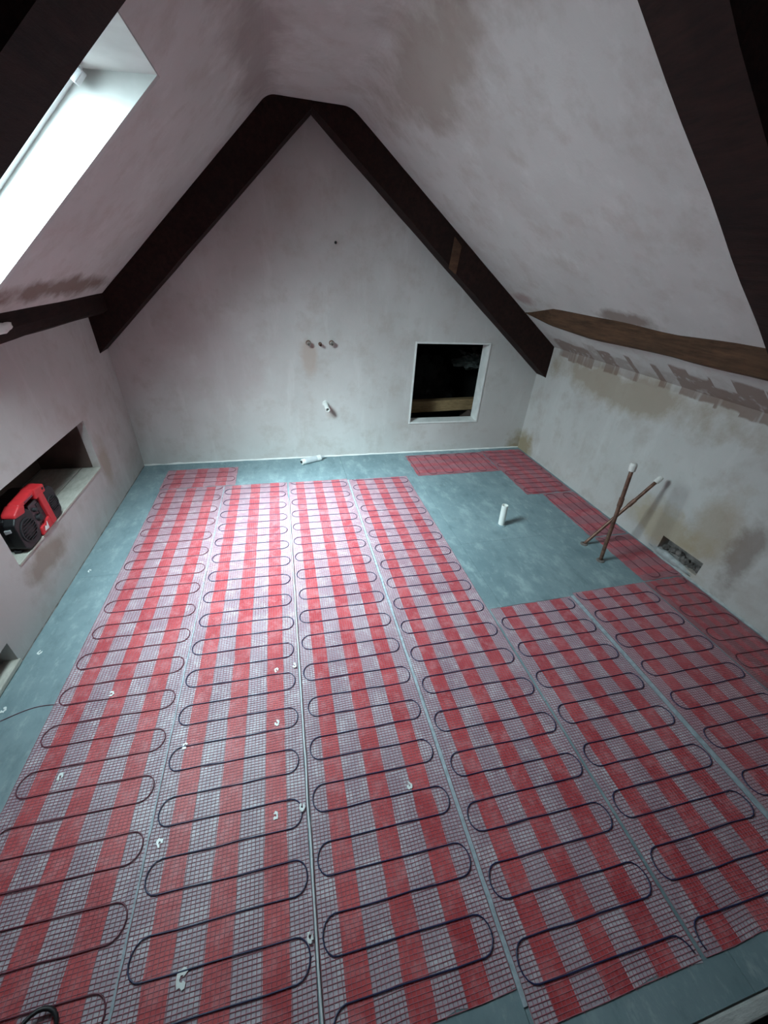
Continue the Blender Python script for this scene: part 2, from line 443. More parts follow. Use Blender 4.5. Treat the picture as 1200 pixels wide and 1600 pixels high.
# ceiling: left slope with the skylight opening, narrow flat, right slope
prof = [(XL - .20, zl(XL - .20))]
xl0 = -.121 + (FLAT - 1.378) / .91; xr0 = .79 - (FLAT - 1.191) / .715
for x in (SKX0, SKX1): prof.append((x, zl(x)))
def arc(p0, p1, p2, n=7):
    return [tuple((1 - t) ** 2 * p0[i] + 2 * t * (1 - t) * p1[i] + t * t * p2[i] for i in (0, 1)) for t in [k / n for k in range(n + 1)]]
prof += arc((xl0 - .025, zl(xl0 - .025)), (xl0, FLAT), (xl0 + .03, FLAT))
prof += arc((xr0 - .03, FLAT), (xr0, FLAT), (xr0 + .03, zr(xr0 + .03)))
prof.append((XR + .12, zr(XR + .12)))
ys = [YN, SKY0, SKY1, 2.26]
mb = MB()
def off(i, w):
    a = Vector(prof[max(i - 1, 0)]); c = Vector(prof[min(i + 1, len(prof) - 1)]); t = (c - a).normalized(); n_ = Vector((-t.y, t.x))
    return prof[i][0] + n_.x * w, prof[i][1] + n_.y * w
TH = .045
for w in (0, TH):
    for i in range(len(prof) - 1):
        for j in range(3):
            if i == 1 and j == 1: continue
            a = off(i, w); c = off(i + 1, w)
            mb.poly([(a[0], ys[j], a[1]), (c[0], ys[j], c[1]), (c[0], ys[j + 1], c[1]), (a[0], ys[j + 1], a[1])])
for y in (YN, 2.26):
    for i in range(len(prof) - 1):
        a, c, a2, c2 = off(i, 0), off(i + 1, 0), off(i, TH), off(i + 1, TH)
        mb.poly([(a[0], y, a[1]), (c[0], y, c[1]), (c2[0], y, c2[1]), (a2[0], y, a2[1])])
ceiling = struct(mb.build('ceiling', 'plaster', weld=True))
for p in ceiling.data.polygons: p.use_smooth = False

# skylight: white reveal, frame, pane
win = bpy.data.objects.new('window_1', None); C.objects.link(win); win['_o'] = (0, 0, 0); struct(win)
win['label'] = 'roof skylight with white lined reveal in the left slope'
xa, xb = SKX0, SKX1                     # foot and head at the ceiling
fo, ho = -.665, -.334                   # foot and head at the frame
def ring4(y): return [(xa, y, zl(xa) - .002), (xb, y, zl(xb) - .002), (ho, y, zo(ho)), (fo, y, zo(fo))]
for nm, y, d in (('reveal_side', SKY1, .02), ('reveal_side', SKY0, -.02)):
    mb = MB(); mb.prism(ring4(y), (0, d, 0)); mb.build(nm, 'white_lining', win)
mb = MB(); mb.prism([(xb, SKY0, zl(xb) - .002), (ho - .012, SKY0, zo(ho) - .001), (ho - .012, SKY0, zo(ho) + .04), (xb + .01, SKY0, zl(xb) + .03)], (0, SKY1 - SKY0, 0)); [setattr(v.co, 'y', v.co.y + (.02 if v.co.y > 1 else -.02)) for v in mb.bm.verts]; mb.build('reveal_head', 'white_lining', win)
mb = MB(); mb.prism([(xa, SKY0, zl(xa) - .002), (fo, SKY0, zo(fo)), (fo - .03, SKY0, zo(fo)), (xa - .03, SKY0, zl(xa) - .002)], (0, SKY1 - SKY0, 0)); mb.build('reveal_sill', 'white_lining', win)
u = Vector((1, 0, .93)).normalized(); nn = Vector((-.93, 0, 1)).normalized()
P0 = Vector((fo, 0, zo(fo))); Lw = (Vector((ho, 0, zo(ho))) - P0).length
def fp(s, y, w): p = P0 + u * s + nn * w; return (p.x, y, p.z)
def frame_bar(s0, s1, y0, y1, w0, w1, name, mat='white_frame', bev=.002):
    mb = MB(); mb.prism([fp(s0, y0, w0), fp(s1, y0, w0), fp(s1, y0, w1), fp(s0, y0, w1)], (0, y1 - y0, 0), bev); return mb.build(name, mat, win)
frame_bar(-.03, Lw + .03, SKY1 - .018, SKY1 + .03, 0, .05, 'window_frame'); frame_bar(-.03, Lw + .03, SKY0 - .03, SKY0 + .018, 0, .05, 'window_frame')
frame_bar(Lw - .018, Lw + .03, SKY0 + .018, SKY1 - .018, 0, .05, 'window_frame'); frame_bar(-.03, .018, SKY0 + .018, SKY1 - .018, 0, .05, 'window_frame')
# opening sash inside the frame
for a in ((.018, Lw - .018, SKY1 - .045, SKY1 - .018), (.018, Lw - .018, SKY0 + .018, SKY0 + .045), (Lw - .045, Lw - .018, SKY0 + .045, SKY1 - .045), (.018, .045, SKY0 + .045, SKY1 - .045)):
    frame_bar(a[0], a[1], a[2], a[3], .012, .046, 'sash_rail')
frame_bar(.045, Lw - .045, SKY0 + .045, SKY1 - .045, .028, .031, 'pane', 'glass', 0)
frame_bar(Lw - .030, Lw - .002, SKY1 - .040, SKY1 - .016, -.016, .004, 'hinge', 'label_grey', .003)
frame_bar(Lw - .05, Lw - .026, SKY0 + .14, SKY1 - .14, -.018, .010, 'ventilation_flap', 'white_frame', .004)

# unlit bay behind the camera: dark boarding added against bounce light, drop of the stair
mb = MB(); mb.box(-1.1, 1.8, YN - .05, YN, -1.2, 1.62); struct(mb.build('wall_rear', 'added_dark_boarding'))
mb = MB(); mb.box(-1.1, 1.8, YN, -.06, -1.25, -1.20); struct(mb.build('floor_stairwell', 'added_dark_boarding'))
mb = MB(); mb.box(-1.1, 1.8, -.10, -.075, -1.2, -.04); struct(mb.build('wall_stairwell', 'added_dark_boarding'))
mb = MB(); mb.box(XL - .32, XL - .28, YN, -.05, -1.2, .0); mb.box(XR + .10, XR + .14, YN, -.05, -1.2, 0); struct(mb.build('wall_stairwell_sides', 'added_dark_boarding'))

# floor: blue-grey boards bedded on mortar
mb = MB(); mb.box(XL - .25, XR + .08, -.06, 2.20, -.06, -.009); floor = struct(mb.build('floor', 'mortar'))
xs = [XL - .003, -.365, .295, .690, 1.090, XR + .003]; G = .0004
for i in range(len(xs) - 1):
    yj = [-.058, .48, 1.245, YB + .003] if i % 2 == 0 else [-.058, .83, 1.60, YB + .003]
    if i == 3: yj = [-.058, .83, 1.20, YB + .003]
    for j in range(3):
        MB().box(xs[i] + G, xs[i + 1] - G, yj[j] + G, yj[j + 1] - G, -.009, 0, .0003, 1).build('floor_board', 'blue_board', floor)
MB().box(XL, XR, -.080, -.060, -.05, .006, .003).build('trim_1', 'painted_board')
struct(bpy.data.objects['trim_1'])
mb = MB()
MB().box(.50, XR, -.135, -.104, -.16, -.10, .003).build('trim_2', 'painted_board'); struct(bpy.data.objects['trim_2'])

# loft void behind the opening, and its white lining
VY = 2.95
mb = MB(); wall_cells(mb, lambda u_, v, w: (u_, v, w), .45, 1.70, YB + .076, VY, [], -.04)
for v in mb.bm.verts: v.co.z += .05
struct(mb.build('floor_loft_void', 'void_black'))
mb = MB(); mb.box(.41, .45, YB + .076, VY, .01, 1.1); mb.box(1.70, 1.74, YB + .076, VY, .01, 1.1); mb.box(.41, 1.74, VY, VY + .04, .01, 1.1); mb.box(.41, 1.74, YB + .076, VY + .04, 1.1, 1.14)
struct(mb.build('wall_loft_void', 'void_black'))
trim = struct(bpy.data.objects.new('trim_3', None)); C.objects.link(trim); trim['_o'] = (0, 0, 0)
trim['label'] = 'white lining boards around the square opening in the gable wall'
t_ = .010
for a in ((HX0, HX0 + t_, HZ0, HZ1), (HX1 - t_, HX1, HZ0, HZ1), (HX0 + t_, HX1 - t_, HZ1 - t_, HZ1), (HX0 + t_, HX1 - t_, HZ0, HZ0 + t_)):
    MB().box(a[0], a[1], YB - .005, YB + .078, a[2], a[3], .0015).build('lining_board', 'white_trim', trim)

# ================================================================ old timbers
A_ = (.191, 1.495); SL = (-.80, .597); SR = (1.593, .443)
def member(a, d_in, x_end, ceil_f, y0, y1, name, mat, parent, seed):
    """principal rafter: soffit from apex a along slope, upper side buried past the ceiling, rough-hewn"""
    n = 28; mb = MB(); rows = []
    for i in range(n + 1):
        t = i / n; x = a[0] + (x_end - a[0]) * t; z = a[1] + d_in * (x - a[0])
        top = min(ceil_f(x) + .03, FLAT + .03); row = []
        ring = [(y1, z), ((y0 + y1) / 2, z), (y0, z), (y0, z + (top - z) * .33), (y0, z + (top - z) * .66), (y0, top), (y1, top)]
        for k, (yy, zz) in enumerate(ring):
            j = Vector((noise.noise(Vector((x * 7, k * 3.1, seed))), noise.noise(Vector((x * 9, k * 2.3, seed + 9))), noise.noise(Vector((x * 8, k * 1.7, seed + 5)))))
            amp = .005 if k else .003
            row.append(mb.bm.verts.new((x, yy + (j.y * amp if yy == y0 or k in (1,) else 0), zz + (j.z * amp if k < 5 else 0))))
        rows.append(row)
    for i in range(n):
        for k in range(7): mb.bm.faces.new((rows[i][k], rows[i + 1][k], rows[i + 1][(k + 1) % 7], rows[i][(k + 1) % 7]))
    mb.bm.faces.new(rows[0]); mb.bm.faces.new(rows[-1])
    return mb.build(name, mat, parent)
dl = (A_[1] - SL[1]) / (A_[0] - SL[0]); dr = (SR[1] - A_[1]) / (SR[0] - A_[0])
def truss(label, y0, y1, seed):
    t = thing('roof_truss', label, 'truss', (A_[0], (y0 + y1) / 2, .45))
    member(A_, dl, -.83, zl, y0, y1, 'principal_rafter', 'oak_dark', t, seed)
    member(A_, dr, 1.58, zr, y0, y1, 'principal_rafter', 'oak_dark', t, seed + 3)
    return t
tf = truss('dark oak roof truss against the gable wall', 2.07, YB + .004, 1)
truss('nearest dark oak roof truss crossing both top corners', .545, .648, 20)
# small let-in repair on the right leg of the gable truss
mb = MB()
mb.prism([(.822, 2.0635, 1.010), (.862, 2.0635, .985), (.872, 2.0635, 1.10), (.832, 2.0635, 1.135)], (0, .010, 0), .001)
o = mb.build('timber_patch', 'oak_patch', tf); o['label'] = 'lighter brown let-in patch'

def purlin(label, xf, zb, zt, xback, mat, seed, y0, y1):
    """rough purlin whose face and underside stand clear of the plaster; xf, zb, zt are functions of y"""
    mb = MB(); n = 46; rows = []
    for i in range(n + 1):
        y = y0 + (y1 - y0) * i / n
        def j(k, a=.006): return a * noise.noise(Vector((y * 3.5, k * 2.7, seed)))
        x = xf(y); sgn = 1 if xback > x else -1
        rows.append([mb.bm.verts.new(p) for p in ((xback, y, zb(y) + .01), (x + sgn * .02, y, zb(y) + j(2)), (x + sgn * .003 + j(1), y, zb(y) + .008 + j(3)), (x + j(4), y, (zb(y) + zt(y)) / 2), (x + sgn * .004 + j(5), y, zt(y) + .006), (x + sgn * .03, y, zt(y) + .03), (xback, y, zt(y) + .03))])
    for i in range(n):
        for k in range(7): mb.bm.faces.new((rows[i][k], rows[i + 1][k], rows[i + 1][(k + 1) % 7], rows[i][(k + 1) % 7]))
    mb.bm.faces.new(rows[0]); mb.bm.faces.new(rows[-1])
    o = mb.build('purlin', mat, origin=(xf(1.2), 1.2, zb(1.2)), smooth=False)
    return tag(o, label, 'beam')
def lerp_pts(pts):
    def f(y):
        if y <= pts[0][0]: return pts[0][1]
        for (a, va), (b_, vb) in zip(pts, pts[1:]):
            if y <= b_: return va + (vb - va) * (y - a) / (b_ - a)
        return pts[-1][1]
    return f
purlin('dark oak purlin above the left wall, under the skylight', lambda y: -.708, lambda y: .770, lambda y: .842, -.86, 'oak_dark', 3, YN, 2.072)
purlin('brown crooked oak purlin above the right wall', lerp_pts([(.9, 1.232), (1.1, 1.242), (1.3, 1.230), (1.75, 1.226), (2.06, 1.290)]), lerp_pts([(.5, .796), (1.1, .797), (1.45, .792), (1.65, .802), (1.9, .815), (2.07, .822)]),
       lerp_pts([(.8, .870), (1.1, .862), (1.3, .872), (1.75, .876), (2.06, .834)]), 1.40, 'oak_purlin', 8, YN, 2.072)
# white spot on the left purlin
mb = MB(); mb.lump((-.7025, 1.295, .812), (.004, .052, .013), .35, 1.6, 3, 2); tag(mb.build('white_spot', 'white_trim', origin=(-.7025, 1.295, .812), smooth=True), 'white spot on the left purlin at the frame edge', 'plaster')

# ================================================================ heating mats
def serp(x0, x1, y0, y1, ph, per, seed, swap=False):
    r = per / 4; xl, xr = x0 + .008 + r * .9, x1 - .008 - r * .9; pts = []; y = ph
    while y < y1 + per: y += per
    k = 0
    while y > y0 - per:
        ja, jb = (random.uniform(-.003, .003) for _ in range(2))
        for i in range(9):
            a = math.pi * (.5 + i / 8); pts.append((xl + r * .9 * math.cos(a) + ja, y + r * math.sin(a)))
        yr = y - per / 2 - .006
        for i in range(9):
            a = math.pi * (.5 - i / 8); pts.append((xr + r * .9 * math.cos(a) + jb, yr + r * math.sin(a)))
        y -= per
    pts = [p for p in pts if y0 + .004 < p[1] < y1 - .004]
    out = [pts[0]]
    for p in pts[1:]:
        q = out[-1]; d = math.hypot(p[0] - q[0], p[1] - q[1])
        if d > .08:
            for s in (1, 2, 3, 4): out.append((q[0] + (p[0] - q[0]) * s / 5, q[1] + (p[1] - q[1]) * s / 5 + .0025 * noise.noise(Vector((q[1] * 40, s * 1.3, seed)))))
        out.append(p)
    return out

def mat_strip(label, x0, x1, y0, y1, ph, cable='cable_navy', film='film', along='y', ragged=.0015, stripes=True, seed=0, z0=0.0):
    """one length of mat; along='x' lays the length across the room"""
    t = thing('heating_mat', label, 'heating mat', ((x0 + x1) / 2, (y0 + y1) / 2, 0), 'red electric heating mats')
    if along == 'y': a0, a1, b0, b1 = x0, x1, y0, y1; P = lambda a, b_, z: (a, b_, z + z0)
    else: a0, a1, b0, b1 = y0, y1, x0, x1; P = lambda a, b_, z: (b_, a, z + z0)
    rj = lambda k: ragged * noise.noise(Vector((k * 1.7, seed, 0))) * 2
    # backing film
    n = max(8, int((b1 - b0) / .02)); mb = MB(); L = []; R = []
    for i in range(n + 1):
        b_ = b0 + (b1 - b0) * i / n
        L.append((a0 + rj(i), b_)); R.append((a1 + rj(i + 90), b_))
    m_ = 12
    top = [(a0 + (a1 - a0) * k / m_, b1 + rj(k + 300) * 2.5) for k in range(m_ + 1)]; bot = [(a0 + (a1 - a0) * k / m_, b0 + rj(k + 400) * 2.5) for k in range(m_ + 1)]
    ringp = bot + R[1:-1] + top[::-1] + L[1:-1][::-1]
    mb.prism([P(a, b_, .0002) for a, b_ in ringp], (0, 0, .0006)); mb.build('backing_film', film, t)
    # three solid red tapes along the length
    if stripes:
        W = a1 - a0
        for s0, s1 in ((.117, .251), (.417, .560), (.723, .866)):
            mb = MB(); rows = []
            nn_ = max(10, int((b1 - b0) / .03))
            for i in range(nn_ + 1):
                b_ = b0 + (b1 - b0) * i / nn_ + (rj(500 + s0 * 10) if i in (0, nn_) else 0)
                rows.append([(a0 + W * s0 + rj(i * .4 + s0 * 50) * .8, b_), (a0 + W * s1 + rj(i * .4 + s1 * 50) * .8, b_)])
            vs0 = [[mb.bm.verts.new(P(*q, .0014)) for q in r] for r in rows]; vs1 = [[mb.bm.verts.new(P(*q, .0009)) for q in r] for r in rows]
            for i in range(nn_):
                mb.bm.faces.new((vs0[i][0], vs0[i][1], vs0[i + 1][1], vs0[i + 1][0])); mb.bm.faces.new((vs1[i][0], vs1[i + 1][0], vs1[i + 1][1], vs1[i][1]))
                for e in (0, 1): mb.bm.faces.new((vs0[i][e], vs0[i + 1][e], vs1[i + 1][e], vs1[i][e]))
            for i in (0, nn_): mb.bm.faces.new((vs0[i][0], vs0[i][1], vs1[i][1], vs1[i][0]))
            mb.build('adhesive_tape', 'tape_red', t)
    # open netting: crossed flat strands
    mb = MB(); w = .00055; h0, h1 = .0014, .0022
    def strand(pts, dirx):
        prev = None
        for (a, b_) in pts:
            q = [(-w, h0), (-w * .4, h1), (w * .4, h1), (w, h0)]
            cur = [mb.bm.verts.new(P(a, b_ + d, z) if dirx else P(a + d, b_, z)) for d, z in q]
            if prev:
                for k in range(3): mb.bm.faces.new((prev[k], prev[k + 1], cur[k + 1], cur[k]))
            prev = cur
    na = int((a1 - a0) / .0078); nb = int((b1 - b0) / .0062)
    for i in range(na + 1):
        a = a0 + (a1 - a0) * i / na; st = max(4, int((b1 - b0) / .06))
        strand([(a + .0016 * noise.noise(Vector((a * 30, k * .5, seed))), b0 + (b1 - b0) * k / st + rj(i + 7) * (3 if k in (0, st) else 0)) for k in range(st + 1)], False)
    for j in range(nb + 1):
        b_ = b0 + (b1 - b0) * j / nb
        strand([(a0 + (a1 - a0) * k / 5 + (rj(j) * 1.6 if k in (0, 5) else 0), b_ + .0030 * noise.noise(Vector((k * .8, b_ * 18, seed + 4)))) for k in range(6)], True)
    o = mb.build('netting', 'net_red', t, recalc=False); o['kind'] = 'stuff'
    # heating cable
    pts = serp(a0, a1, b0, b1, ph, .106, seed)
    mb = MB(); mb.tube([P(a, b_, .0034) for a, b_ in pts], .0012, 6); mb.build('heating_cable', cable, t, smooth=True)
    return t

mat_strip('red heating mat along the bare blue strip by the left wall', -.645, -.344, .035, 1.870, .330, 'cable_maroon', seed=1)
mat_strip('dull red mat piece in the far left, below the gable wall corner', -.650, -.292, 1.878, 2.086, 1.90, 'cable_maroon', film='film_mid', seed=12, ragged=.004)
mat_strip('red heating mat second from the left wall', -.340, -.0295, .035, 1.868, .425, seed=2)
mat_strip('red heating mat third from the left wall, right of the white cord', -.0205, .2915, .040, 1.862, .381, seed=3)
mat_strip('red heating mat between two pale joints, its far part beside the bare blue patch',   .3025, .632, -.006, 1.850, .274, seed=4)
mat_strip('red heating mat running up to the near edge of the bare blue patch', .642, .972, -.006, .826, .223, seed=5, cable='cable_navy')
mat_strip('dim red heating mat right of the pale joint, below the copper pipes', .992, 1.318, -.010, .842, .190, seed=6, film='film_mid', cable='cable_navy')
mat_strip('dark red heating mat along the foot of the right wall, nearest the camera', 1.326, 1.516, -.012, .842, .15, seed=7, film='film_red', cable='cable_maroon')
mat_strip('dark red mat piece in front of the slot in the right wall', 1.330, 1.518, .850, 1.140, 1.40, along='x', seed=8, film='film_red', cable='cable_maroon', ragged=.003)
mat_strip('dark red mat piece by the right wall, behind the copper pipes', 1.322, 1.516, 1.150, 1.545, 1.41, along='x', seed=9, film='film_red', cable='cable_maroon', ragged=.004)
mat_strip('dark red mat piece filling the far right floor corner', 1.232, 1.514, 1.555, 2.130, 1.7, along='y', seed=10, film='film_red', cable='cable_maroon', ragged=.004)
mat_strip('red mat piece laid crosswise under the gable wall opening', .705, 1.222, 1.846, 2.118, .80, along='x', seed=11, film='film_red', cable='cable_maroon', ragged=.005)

# pale joint tapes and the white cord between the mats
def tape(label, x, y0, y1, w):
    mb = MB(); n = 70; L = []; R = []
    for i in range(n + 1):
        y = y0 + (y1 - y0) * i / n
        L.append((x - w / 2 + .0018 * noise.noise(Vector((i * 1.3, x * 9, 0))), y, .0006)); R.append((x + w / 2 + .0018 * noise.noise(Vector((i * 1.1, x * 9, 7))), y, .0006))
    mb.prism(L + R[::-1], (0, 0, .0022)); tag(mb.build('joint_tape', 'tape_pale', origin=(x, (y0 + y1) / 2, 0)), label, 'tape', 'pale tapes on the mat joints')
tape('pale tape joint between the two leftmost red mats', -.342, .04, 1.86, .0035)
tape('pale tape joint through the middle of the floor, right of the white cord', .297, .02, 1.85, .008)
tape('pale tape joint running down from the bare blue patch in the dim right part', .982, .10, .83, .013)
mb = MB(); mb.tube([(-.025 + .0025 * noise.noise(Vector((k * .35, 0, 3))), .02 + 1.68 * k / 60, .0040) for k in range(61)], .0022, 8)
tag(mb.build('sensor_cord', 'cord_white', origin=(-.025, .85, 0), smooth=True), 'thin white cord lying straight between two red mats', 'cord')
mb = MB(); mb.tube([(-.446 + .03 * math.cos(a) + .004 * a, .165 + .026 * math.sin(a), .006 + .004 * a) for a in [k * .3 for k in range(15)]], .0032, 8)
tag(mb.build('cable_tail', 'cable_black', origin=(-.446, .165, 0), smooth=True), 'black loop of cable tail lying on the mat at the bottom left', 'cable')
mb = MB(); mb.tube([(-.64 - .13 * k / 10, .735 + .010 * math.sin(k * .4) - .02 * k / 10, .0012) for k in range(11)], .0009, 6)
tag(mb.build('cable_tail', 'cable_maroon', origin=(-.70, .73, 0), smooth=True), 'thin cable end crossing the bare blue strip towards the left wall', 'cable')

# white scraps of torn sticker
def scrap(label, x, y, z=.0030, s=.011, seed=0, group=None):
    mb = MB(); random.seed(seed + 50)
    a0 = random.uniform(0, 6.28); n = 13; outp = []; inn = []
    for i in range(n):                                        # torn open ring, jagged on both edges
        a = a0 + i * 5.2 / (n - 1); ro = s * random.uniform(.70, 1.15); ri = s * random.uniform(.22, .42)
        outp.append((x + ro * math.cos(a) * .75, y + ro * math.sin(a), z)); inn.append((x + ri * math.cos(a) * .75, y + ri * math.sin(a), z))
    mb.prism(outp + inn[::-1], (0, 0, .0006))
    tag(mb.build('paper_scrap', 'scrap_white', origin=(x, y, z)), label, 'scrap', group or 'white scraps on the floor')
scraps = [(-.761, .745, .0008, 'white scrap on the bare blue strip at the left edge of the view'), (-.756, .920, .0008, 'white scrap on the bare blue strip near the low wall opening'),
 (-.752, 1.28, .0008, 'white scrap on the bare blue strip below the niche'), (-.515, .739, .003, 'white scrap on the leftmost mat, the farther one'), (-.558, .546, .003, 'white scrap on the leftmost mat, the nearer one'),
 (-.243, .176, .003, 'large white scrap on the second mat, nearest the camera'), (-.319, .373, .003, 'white scrap beside the left pale joint on the second mat'), (-.304, .559, .003, 'white scrap inside a cable loop at the left edge of the second mat'),
 (-.094, .370, .003, 'white scrap on the second mat, on its red tape left of the cord'), (-.036, .176, .0065, 'white scrap lying against the near end of the white cord'), (-.038, .372, .0065, 'white scrap against the white cord, second from the near end'), (-.039, .728, .0065, 'white scrap against the middle of the white cord'),
 (-.090, .725, .003, 'white scrap on red tape left of the middle of the cord'), (-.090, .570, .003, 'white scrap on the second mat between two cable runs'), (.203, .363, .003, 'white scrap on the third mat, left of the middle tape joint')]
for i, (x, y, z, lb) in enumerate(scraps):
    scrap(lb, x, y, z, .013 if i == 5 else .0085, i)

# ================================================================ pipes and fittings
def copper_pipe(label, p0, p1, r, capr):
    t = thing('copper_pipe', label, 'pipe', p0, 'capped copper pipes rising from the floor')
    a, b_ = Vector(p0), Vector(p1); d = (b_ - a).normalized(); L = (b_ - a).length
    mb = MB(); mb.tube([a - d * .006 + d * (L + .006) * k / 12 + Vector((noise.noise(Vector((k * .5, r * 99, 0))), noise.noise(Vector((k * .5, 3, r * 99))), 0)) * .0015 for k in range(13)], r, 12); mb.build('pipe', 'copper', t, smooth=True)
    mb = MB(); mb.lathe(a + d * (L * .62), d, [(0, r), (0, r * 1.25), (.035, r * 1.25), (.035, r)], 14); mb.build('coupling', 'copper', t, smooth=False)
    mb = MB(); mb.lathe(b_ - d * .012, d, [(0, r), (0, capr), (.022, capr * 1.06), (.030, capr * .8), (.032, 0)], 14); o = mb.build('end_cap', 'cap_white', t, smooth=False); o['label'] = 'white end cap'
    mb = MB(); mb.lathe((p0[0], p0[1], .0005), (0, 0, 1), [(0, r * 2.3), (.004, r * 2.0), (.007, r * 1.1)], 14); mb.build('floor_collar', 'rubble', t)
copper_pipe('copper pipe with white cap leaning steeply, nearer the camera', (1.240, .993, 0), (1.222, 1.018, .425), .0075, .0125)
copper_pipe('copper pipe with white cap leaning low towards the right wall', (1.247, 1.108, 0), (1.462, 1.085, .320), .0070, .0105)
t = thing('waste_pipe', 'short white plastic pipe standing on the bare blue patch', 'pipe', (.943, 1.31, 0))
r = .0145
mb = MB(); mb.lathe((.943, 1.31, -.004), (-.03, .03, 1), [(0, r), (.112, r), (.112, r * .82), (.02, r * .82), (.02, 0)], 24); mb.build('pipe', 'white_pvc', t, smooth=False)
mb = MB(); mb.lathe((.943, 1.31, .0005), (0, 0, 1), [(0, r * 1.5), (.003, r * 1.35), (.005, r)], 24); mb.build('floor_collar', 'blue_board', t)

# tap tails on the gable wall
for (x, z, lb, mt_) in ((.139, .645, 'left of three small metal pipe stubs in a row on the gable wall', 'chrome'), (.199, .641, 'middle dark pipe stub of three in a row on the gable wall', 'copper'), (.259, .647, 'right of three small metal pipe stubs in a row on the gable wall', 'chrome')):
    t = thing('pipe_stub', lb, 'pipe', (x, YB, z), 'pipe stubs on the gable wall')
    k = 1.0 if mt_ == 'chrome' else .7
    mb = MB(); mb.lathe((x, YB + .004, z), (0, -1, 0), [(0, .0095 * k), (.040, .0095 * k), (.040, .0065 * k), (.02, .0065 * k), (.02, 0)], 16); mb.build('pipe', mt_, t, smooth=False)
    mb = MB(); mb.lathe((x, YB + .001, z), (0, -1, 0), [(0, .014 * k), (.006, .013 * k), (.008, .0095 * k)], 16); mb.build('collar', 'copper', t)
    if mt_ == 'chrome':
        mb = MB(); mb.lathe((x, YB - .022, z), (0, -1, 0), [(0, .0095), (0, .0125), (.012, .0125), (.012, .0095)], 6); mb.build('nut', 'chrome', t)
t = thing('outlet_pipe', 'white waste pipe poking out low from the gable wall', 'pipe', (.218, YB, .330))
d = Vector((.004, -.085, -.012)); mb = MB(); mb.lathe((.218, YB + .004, .328), d, [(0, .0125), (.085, .0125), (.085, .0095), (.03, .0095), (.03, 0)], 20); mb.build('pipe', 'white_pvc', t)
mb = MB(); mb.lathe((.218, YB + .001, .328), (0, -1, 0), [(0, .018), (.004, .0165), (.006, .0125)], 20); mb.build('wall_collar', 'white_trim', t)
mb = MB(); mb.lathe((.285, YB + .001, 1.081), (0, -1, 0), [(0, .003), (.014, .003), (.014, .0065), (.018, .005), (.018, 0)], 10)
tag(mb.build('wall_screw', 'cable_black', origin=(.285, YB, 1.081)), 'small dark screw high in the middle of the gable wall', 'screw')

# sealant cartridge lying by the gable wall
p0 = Vector((.062, 2.076, .0175)); p1 = Vector((.182, 2.128, .0175)); d = (p1 - p0).normalized()
t = thing('sealant_cartridge', 'white sealant cartridge lying on the blue floor by the gable wall', 'cartridge', (.12, 2.10, 0))
mb = MB(); mb.lathe(p0, d, [(0, 0), (0, .0165), (.003, .0172), (.118, .0172), (.121, .0165), (.121, .010)], 24); mb.build('tube', 'white_pvc', t)
mb = MB(); mb.lathe(p0 - d * .006, d, [(0, .0), (0, .0080), (.007, .0080)], 16); mb.build('plunger', 'cable_black', t)
mb = MB(); mb.lathe(p0 + d * .020, d, [(0, .0172), (0, .01755), (.075, .01755), (.075, .0172)], 24); mb.build('paper_label', 'label_grey', t)
mb = MB(); mb.lathe(p0 + d * .119, d, [(0, .0170), (.006, .0165), (.008, .008), (.030, .0055), (.030, 0)], 20); mb.build('nozzle_end', 'label_grey', t)

# things in the loft void
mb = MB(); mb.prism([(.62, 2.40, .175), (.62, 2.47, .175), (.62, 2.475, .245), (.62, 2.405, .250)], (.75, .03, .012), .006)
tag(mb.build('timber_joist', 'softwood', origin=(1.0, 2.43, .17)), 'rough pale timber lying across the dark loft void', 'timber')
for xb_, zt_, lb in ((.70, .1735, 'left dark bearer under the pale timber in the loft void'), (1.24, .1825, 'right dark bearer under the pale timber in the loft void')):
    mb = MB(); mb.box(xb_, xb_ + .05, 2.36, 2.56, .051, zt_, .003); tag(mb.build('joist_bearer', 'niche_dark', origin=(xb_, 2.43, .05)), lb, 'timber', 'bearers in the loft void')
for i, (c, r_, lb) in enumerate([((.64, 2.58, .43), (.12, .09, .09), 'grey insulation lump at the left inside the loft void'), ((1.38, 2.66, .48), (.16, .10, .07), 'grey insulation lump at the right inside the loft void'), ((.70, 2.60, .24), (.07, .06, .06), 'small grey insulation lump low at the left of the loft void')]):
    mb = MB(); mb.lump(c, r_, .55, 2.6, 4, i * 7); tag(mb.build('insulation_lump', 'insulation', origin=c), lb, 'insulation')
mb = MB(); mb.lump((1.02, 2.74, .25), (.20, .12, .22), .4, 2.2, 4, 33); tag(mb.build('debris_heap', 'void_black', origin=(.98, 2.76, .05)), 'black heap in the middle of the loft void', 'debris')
mb = MB(); mb.tube([(.99 + .002 * k, 2.55, 1.10 - .045 * k) for k in range(12)], .003, 6); tag(mb.build('hanging_wire', 'insulation', origin=(1.0, 2.55, 1.1)), 'thin wire hanging in the dark loft void', 'wire')

